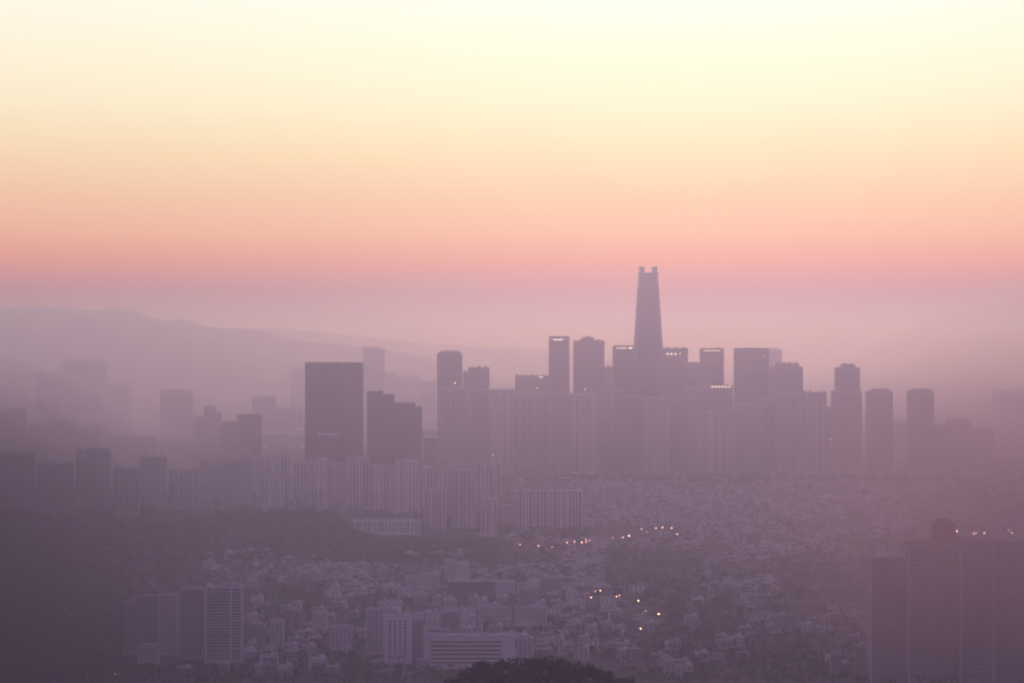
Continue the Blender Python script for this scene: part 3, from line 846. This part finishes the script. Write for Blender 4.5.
def make_lamp(head='lamp', size=0.85):
    root = thing('street_lamp', 'x', 'street lamp')
    p = MB().tube((0, 0, -1), (0, 0, 9.0), 0.16, 0.10).build('pole', M['metal'], root)
    a = MB().tube((0, 0, 8.9), (0, -1.6, 9.5), 0.09, 0.07).build('arm', M['metal'], root)
    h = MB().ball((0, -1.9, 9.4), size, size * 0.8).build('lamp_head', M[head], a)
    KIDS[root.name] = [p, a]
    KIDS[a.name] = [h]
    return root
LAMP_XY = []
lamps = [
    (520, 546.6, 0.8, 'first and dimmer of two lamps apart at the start of the lamp-lit road'),
    (538.5, 545.8, 1.0, 'second of two lamps apart at the start of the lamp-lit road'),
    (552, 546.8, 0.6, 'faint pink lamp just before the tight lamp cluster'),
    (567, 542.4, 1.0, 'lamp at the near end of the tight cluster on the lamp-lit road'),
    (574.5, 541.6, 1.0, 'lamp in the tight cluster, just above the first cluster lamp'),
    (581.8, 542.3, 1.2, 'brightest lamp in the tight cluster on the lamp-lit road'),
    (585.8, 539.4, 0.9, 'highest lamp in the tight cluster on the lamp-lit road'),
    (586, 541.8, 0.9, 'lamp just beneath the highest lamp of the tight cluster'),
    (589.5, 540.5, 0.7, 'dim lamp ending the tight cluster'),
    (612.5, 537.8, 0.7, 'dim lamp beside the strong lone lamp'),
    (623, 537.4, 0.9, 'small lamp just below the strong lone lamp'),
    (629, 535.6, 1.4, 'strong lone lamp midway along the lamp-lit road'),
    (641.5, 529, 0.8, 'lamp starting the upper string of lamps'),
    (647, 531.8, 0.5, 'faint lamp just under the upper string'),
    (656, 528.2, 1.0, 'left lamp of the bright upper trio'),
    (662.5, 527.4, 1.2, 'middle and brightest lamp of the bright upper trio'),
    (671.5, 528, 1.0, 'right lamp of the bright upper trio'),
    (677, 534.4, 1.0, 'lamp dropping below the bright upper trio'),
    (591, 597.2, 0.9, 'low lamp starting the near curve of lamps'),
    (595.2, 591.2, 0.6, 'faint lamp at the top of the near curve'),
    (600.4, 590.6, 1.0, 'bright lamp at the top of the near curve'),
    (616.6, 596.4, 0.9, 'lamp of the touching pair on the near curve'),
    (619.5, 595.4, 0.7, 'fainter lamp of the touching pair on the near curve'),
    (638.2, 600.6, 1.1, 'single orange lamp between the touching pair and the largest lamp'),
    (646, 611, 0.5, 'faint lamp just above the largest lamp'),
    (658.6, 613.8, 1.5, 'largest brightest orange lamp on the near curve'),
    (640.6, 628.4, 1.1, 'lowest orange lamp, below the near curve'),
    (754, 460.5, 0.9, 'upper far lamp at the foot of the low striped slabs'),
    (750.5, 464.5, 0.9, 'middle far lamp at the foot of the low striped slabs'),
    (740, 466.8, 0.7, 'lower far lamp at the foot of the low striped slabs'),
    (520.5, 479.5, 0.8, 'far pinkish lamp above the wide lined slab'),
    (518, 505.5, 0.9, 'pale lamp at the left edge of the wide lined slab'),
    (589, 469.2, 0.9, 'far pink lamp at the foot of the striped row'),
]
protos = {}
LG = 'street lamps glowing in the haze'
first = make_lamp()
used = False
for (x, y, s, lab) in lamps:
    d = dist(y, 9.4)
    X = px(x, d)
    o = copy_tree(first) if used else first
    used = True
    o.location = (X, d, ground_z(X, d))
    k = 0.95 * s ** 1.5 * (d / 4400.0) ** 0.7
    o.scale = (k, k, 1.0)
    LAMP_XY.append((X, d))
    tag(o, lab, 'street lamp', LG)
lw = make_lamp('lampw', 0.7)
for i, (x, y, lab) in enumerate(((88, 675, 'small greenish lamp in the dark lower left corner, further from the flats'), (115.5, 673.8, 'small greenish lamp in the dark lower left corner, nearer the flats'))):
    d = dist(y, 9.4)
    o = lw if i == 0 else copy_tree(lw)
    o.location = (px(x, d), d, 0)
    tag(o, lab, 'street lamp', LG)

# ------------------------------------------------------------------ houses
DARK = [(258, 325, 585, 612), (447, 497, 584, 600), (605, 705, 552, 590), (640, 690, 590, 625), (700, 740, 600, 640), (330, 372, 556, 566), (350, 500, 541, 556), (490, 560, 546, 566), (780, 870, 560, 600)]
def in_dark(x, y, pad=0):
    return any(a - pad < x < b + pad and c - pad < y < e + pad for a, b, c, e in DARK)
def occupied(x, d):
    X = px(x, d)
    if any(abs(X - a) < 9 and -70 < d - c < 6 for a, c in LAMP_XY):
        return True
    return any(a < x < b and c < d < e for a, b, c, e in OCC)
def patch(x, y):
    v = math.sin(x * 0.043 + 1.3) + math.sin(x * 0.017 - y * 0.05) + math.sin(y * 0.13 + x * 0.03 + 2.0) + 0.6 * math.sin(x * 0.11 - y * 0.21)
    return v / 3.6

KINDS = [
    # width, depth, height, wall, roof, roof room, words
    (11, 9, 7.5, 'white', 'palroof', True, 'white two-storey house with a rooftop room'),
    (13, 10, 10.5, 'pale', 'palroof', True, 'pale three-storey house with a rooftop room'),
    (10, 9, 7.0, 'grey', 'roof', False, 'grey two-storey house with a plain flat roof'),
    (15, 11, 10.0, 'white', 'roof', True, 'wide white three-storey house with a grey roof'),
    (12, 10, 10.2, 'brick', 'palroof', True, 'brick three-storey house with a pale roof'),
    (9, 9, 13.5, 'pale', 'palroof', True, 'slim pale four-storey house'),
    (14, 10, 7.2, 'pale', 'greenroof', False, 'low pale house with a green flat roof'),
    (18, 10, 13.2, 'white', 'palroof', True, 'broad white four-storey house'),
    (11, 9, 10.4, 'grey', 'palroof', True, 'grey three-storey house with a pale roof'),
]
def make_house(k):
    w, dp, h, wm, rm, room, words_ = KINDS[k]
    root = thing('house', words_, 'house')
    kids = [MB().box(-w / 2, w / 2, 0, dp, -2, h).build('wall', M[wm], root)]
    rf = MB().box(-w / 2 - 0.35, w / 2 + 0.35, -0.35, dp + 0.35, h + 0.002, h + 0.45)
    rf.box(-w / 2 - 0.35, w / 2 + 0.35, -0.35, -0.1, h + 0.452, h + 1.2)
    kids.append(rf.build('roof', M[rm], root))
    if room:
        KIDS[kids[-1].name] = [MB().box(w * 0.1, w * 0.4, dp * 0.4, dp * 0.9, h + 0.46, h + 3.1).build('roof_room', M['white' if wm == 'pale' else 'pale'], kids[-1])]
    n = 2 if w < 12 else 3
    for j in range(int(h / 3.2)):
        for i in range(n):
            c = -w / 2 + (i + 0.5) * w / n
            kids.append(MB().box(c - 1.0, c + 1.0, -0.08, 0.1, j * 3.2 + 1.1, j * 3.2 + 2.5).build('window', M['glass'], root))
    KIDS[root.name] = kids
    return root
ZONES = [(0, 246, 'by the three-part slab group'), (246, 366, 'right of the balcony slab'), (366, 430, 'around the bright-edged block'), (430, 545, 'behind the ribbon-windowed office'), (545, 690, 'around the near orange lamps'), (690, 900, 'toward the stepped high-rise')]
spots = []
tries = 0
while len(spots) < 298 and tries < 60000:
    tries += 1
    x = rnd.uniform(128, 868)
    d = round(rnd.uniform(2660, 3620) / 26.0) * 26.0 + rnd.uniform(-3, 3)
    y = HORIZON + CAM_Z * F_PX / d
    if in_dark(x, y) or occupied(x, d):
        continue
    dens = 0.45 + 0.9 * patch(x, y) + (0.5 if 380 < x < 600 else 0) - (0.35 if x > 700 else 0) - (0.75 if x < 246 else 0)
    if 425 < x < 650 and y > 662:
        continue
    if rnd.random() > dens:
        continue
    X = px(x, d)
    if any(abs(X - q[0]) < 17 and abs(d - q[1]) < 22 for q in spots):
        continue
    spots.append((X, d, x))
houses = {}
for (X, d, x) in spots:
    k = rnd.choice((0, 1, 1, 1, 2, 2, 3, 4, 5, 6, 7, 8, 8, 8) if x < 690 else (1, 2, 2, 4, 6, 8, 8, 8))
    if k not in houses:
        o = houses[k] = make_house(k)
    else:
        o = copy_tree(houses[k])
    o.location = (X, d, ground_z(X, d))
    o.rotation_euler = (0, 0, 0.22 * math.sin(X * 0.012 + d * 0.006) + rnd.uniform(-0.05, 0.05))
    s = rnd.uniform(0.95, 1.40)
    o.scale = (s, s, rnd.uniform(0.9, 1.15))
    zone = next(z for a, b, z in ZONES if a <= x < b)
    tag(o, KINDS[k][6] + ' ' + zone, 'house', 'small houses ' + zone)

# the hundreds of roofs further off
far = MB()
cnt = 0
def far_house(x, d, w, dp, h):
    X = px(x, d)
    z = ground_z(X, d)
    a = 0.22 * math.sin(X * 0.006 + d * 0.003) + rnd.uniform(-0.06, 0.06)
    ca, sa = math.cos(a), math.sin(a)
    rot = lambda u, v: (X + u * ca - v * sa, d + u * sa + v * ca)
    poly = [rot(-w / 2, 0), rot(w / 2, 0), rot(w / 2, dp), rot(-w / 2, dp)]
    k = rnd.choice((0, 1, 1, 1, 2, 2, 2))
    b = len(far.v)
    far.prism(poly, z - 1, z + h, k)
    far.mi[-1] = rnd.choice((3, 4, 4, 4, 6, 6, 6, 6))
    if rnd.random() < 0.5:
        q = [rot(-w * 0.1, dp * 0.3), rot(w * 0.3, dp * 0.3), rot(w * 0.3, dp * 0.8), rot(-w * 0.1, dp * 0.8)]
        far.prism(q, z + h + 0.01, z + h + 2.6, 0)
    if rnd.random() < 0.7:
        q = [rot(-w * 0.42, -0.15), rot(w * 0.42, -0.15), rot(w * 0.42, -0.02), rot(-w * 0.42, -0.02)]
        far.prism(q, z + h * 0.55, z + h * 0.72, 5)
tries = 0
while cnt < 5200 and tries < 90000:
    tries += 1
    y = 472 + (604 - 472) * rnd.random() ** 1.25
    d = round(dist(y) / 24.0) * 24.0 + rnd.uniform(-2.5, 2.5)
    x = rnd.uniform(130, 1045)
    if in_dark(x, y, 2) or occupied(x, d) or d < 3560:
        continue
    if x < 600 and y < 545 and x < 500 + (545 - y) * 1.2:
        continue
    if y < 560 and x < 345:
        continue
    dens = 0.40 + 0.8 * patch(x * 1.3, y * 1.5) + (0.25 if y < 530 else 0) - (0.25 if x > 760 and y > 540 else 0) - (0.4 if x < 250 else 0)
    if rnd.random() > dens:
        continue
    X = px(x, d)
    if ground_z(X, d) > 14 or occupied(x, d + 10):
        continue
    big = rnd.random() < 0.16
    far_house(x, d, rnd.uniform(7, 12) * (1.8 if big else 1), rnd.uniform(7, 11), rnd.uniform(4, 8) * (1.6 if big else 1))
    cnt += 1
M['farwall'] = mat('muted_house_wall', (0.34, 0.33, 0.33), 0.9, 0.25, 0.02)  # wall and roof tones lowered so the far carpet stays faint
M['farwall2'] = mat('dark_house_wall', (0.17, 0.16, 0.16), 0.9, 0.25, 0.02)
M['farroof'] = mat('grey_house_roof', (0.26, 0.26, 0.26), 0.9, 0.25, 0.02)
M['farroof2'] = mat('dark_house_roof', (0.10, 0.10, 0.10), 0.9, 0.25, 0.02)
tag(far.build('distant_houses', [M['pale'], M['farwall'], M['farwall2'], M['palroof'], M['farroof'], M['glass'], M['farroof2']]), 'hazy carpet of tiny far houses and roofs spreading to the striped row', 'houses', None, 'stuff')

# ------------------------------------------------------------------ trees seen as masses
def crown(m, x, y, z, r, h, n, s, rr):
    for _ in range(n):
        u, v = rr.uniform(-1, 1), rr.uniform(0, 2 * math.pi)
        q = rr.uniform(0.55, 1.0)
        c = Vector((x + r * q * math.sqrt(1 - u * u) * math.cos(v), y + r * q * math.sqrt(1 - u * u) * math.sin(v), z + h * 0.62 + h * 0.40 * q * u))
        a = Vector((rr.uniform(-1, 1), rr.uniform(-1, 1), rr.uniform(-1, 1))).normalized()
        e = a.orthogonal().normalized()
        f = a.cross(e)
        k = s * rr.uniform(0.6, 1.3)
        b = len(m.v)
        m.v += [tuple(c + e * k), tuple(c + f * k * 0.8), tuple(c - e * k), tuple(c - f * k * 0.8)]
        m.f.append((b, b + 1, b + 2, b + 3))

tr_ = random.Random(5)
w1 = MB()
for i in range(1000):
    x = FX + tr_.uniform(-130, 130)
    y = FD + tr_.uniform(-150, 70)
    r = tr_.uniform(2.6, 4.8)
    h = r * tr_.uniform(1.5, 2.2)
    crown(w1, x, y, ground_z(x, y), r, h, 80, 0.85, tr_)
tag(w1.build('woodland', M['leaf']), 'dark tree-covered hilltop crest in front of the whole city', 'woodland', None, 'stuff')

w2 = MB()
for i in range(3600):
    x = tr_.uniform(140, 500)
    d = tr_.uniform(4020, 4640)
    X = px(x, d)
    if x > 345 and d > 4390:
        continue
    r = tr_.uniform(4, 7)
    crown(w2, X, d, ground_z(X, d), r, r * 1.8, 16, 2.2, tr_)
for i in range(500):
    x = tr_.uniform(495, 590)
    d = tr_.uniform(4560, 4790)
    r = tr_.uniform(4, 7)
    crown(w2, px(x, d), d, 0, r, r * 1.7, 14, 2.2, tr_)
for i in range(2600):          # between the apartment rows
    x = tr_.uniform(-20, 515)
    d = tr_.choice((tr_.uniform(4640, 5900), tr_.uniform(4640, 5300)))
    r = tr_.uniform(4, 8)
    crown(w2, px(x, d), d, ground_z(px(x, d), d), r, r * 1.9, 14, 2.6, tr_)
for i in range(700):           # before the long pale hall
    x = tr_.uniform(215, 440)
    d = tr_.uniform(7500, 8500)
    r = tr_.uniform(6, 10)
    crown(w2, px(x, d), d, 0, r, r * 1.8, 12, 4.0, tr_)
tag(w2.build('wooded_belt', M['leaf']), 'dark belt of woods below the middle apartment rows', 'woodland', None, 'stuff')

w3 = MB()
n = 0
tries = 0
while n < 7000 and tries < 60000:
    tries += 1
    x = tr_.uniform(-10, 1030)
    y = 470 + 215 * tr_.random()
    d = dist(y)
    if occupied(x, d):
        continue
    dk = in_dark(x, y)
    left = x < 55 + 150 * tr_.random() and y > 540  # denser trees added here to darken the left side
    p = 1.0 if dk or left else 0.40 - 0.35 * patch(x, y)
    if y < 545 and x < 560 or (d > 4900 and not dk and tr_.random() < 0.5):
        continue
    if tr_.random() > p:
        continue
    X = px(x, d)
    r = tr_.uniform(3, 6)
    crown(w3, X, d, ground_z(X, d), r, r * 1.7, 14, 1.9, tr_)
    n += 1
for i in range(900):            # trees along the foot of the striped row
    x = tr_.uniform(430, 960)
    d = tr_.uniform(6450, 6760)
    r = tr_.uniform(5, 8)
    crown(w3, px(x, d), d, 0, r, r * 1.8, 10, 3.2, tr_)
for i in range(2400):           # thick trees added to darken the corner
    x = -20 + 230 * tr_.random() ** 1.7
    d = tr_.uniform(2640, 4700)
    if occupied(x, d):
        continue
    r = tr_.uniform(4, 7)
    crown(w3, px(x, d), d, ground_z(px(x, d), d), r, r * 1.8, 14, 2.2, tr_)
tag(w3.build('street_trees', M['leaf_low']), 'dark hazy mass of trees scattered between the low houses', 'trees', None, 'stuff')

# ------------------------------------------------------------------ haze
hz = MB().box(-45000, 45000, -1000, 82000, -6.0, 692.0)
hm = bpy.data.materials.new('haze_air')
hm.use_nodes = True
t = hm.node_tree
t.nodes.clear()
pv = N(t, 'ShaderNodeVolumePrincipled')
pv.inputs['Color'].default_value = HAZE_COLOR + (1,)
pv.inputs['Absorption Color'].default_value = (1, 1, 1, 1)      # the air scatters, it does not absorb
pv.inputs['Density'].default_value = HAZE_DENSITY
pv.inputs['Anisotropy'].default_value = HAZE_G
mo = N(t, 'ShaderNodeOutputMaterial')
t.links.new(pv.outputs[0], mo.inputs['Volume'])
tag(hz.build('haze', hm), 'pinkish morning haze filling the air over the whole city', 'haze', None, 'stuff')

# mist over both sides; edge darkening is put into the dim banks' absorbing colour
def mist_bank(name, label, xi, yi, d, rx_, ry_, rz_, dens, color, layers=6):
    for k in range(layers):
        f = 0.30 + 0.70 * (k + 1) / layers
        s_ = d / F_PX
        o = MB().ball((0, 0, 0), 1.0, 1.0, 48, 24).build(name, None)
        o.location = (px(xi, d), d, zt(yi, d))
        o.scale = (rx_ * s_ * f, ry_ * f, rz_ * s_ * f)
        m = bpy.data.materials.new('tinted_mist')
        m.use_nodes = True
        q = m.node_tree
        q.nodes.clear()
        v = N(q, 'ShaderNodeVolumePrincipled')
        v.inputs['Color'].default_value = color + (1,)
        v.inputs['Density'].default_value = dens / layers
        v.inputs['Anisotropy'].default_value = HAZE_G
        e = N(q, 'ShaderNodeOutputMaterial')
        q.links.new(v.outputs[0], e.inputs['Volume'])
        o.data.materials.append(m)
        tag(o, label, 'mist', None, 'stuff')
mist_bank('mist_bank', 'dark-tinted mist added to veil and darken the left edge of the city', -130, 590, 2250, 340, 420, 255, MIST_LEFT, (0.13, 0.11, 0.15))
mist_bank('mist_bank', 'pale mist swallowing the domed tower and its neighbours', 50, 412, 5750, 230, 650, 98, 0.0009, (0.80, 0.73, 0.88))
mist_bank('mist_bank', 'dim rosy mist veiling the right edge of the city', 1100, 520, 2150, 350, 300, 230, MIST_RIGHT, (0.58, 0.43, 0.50))
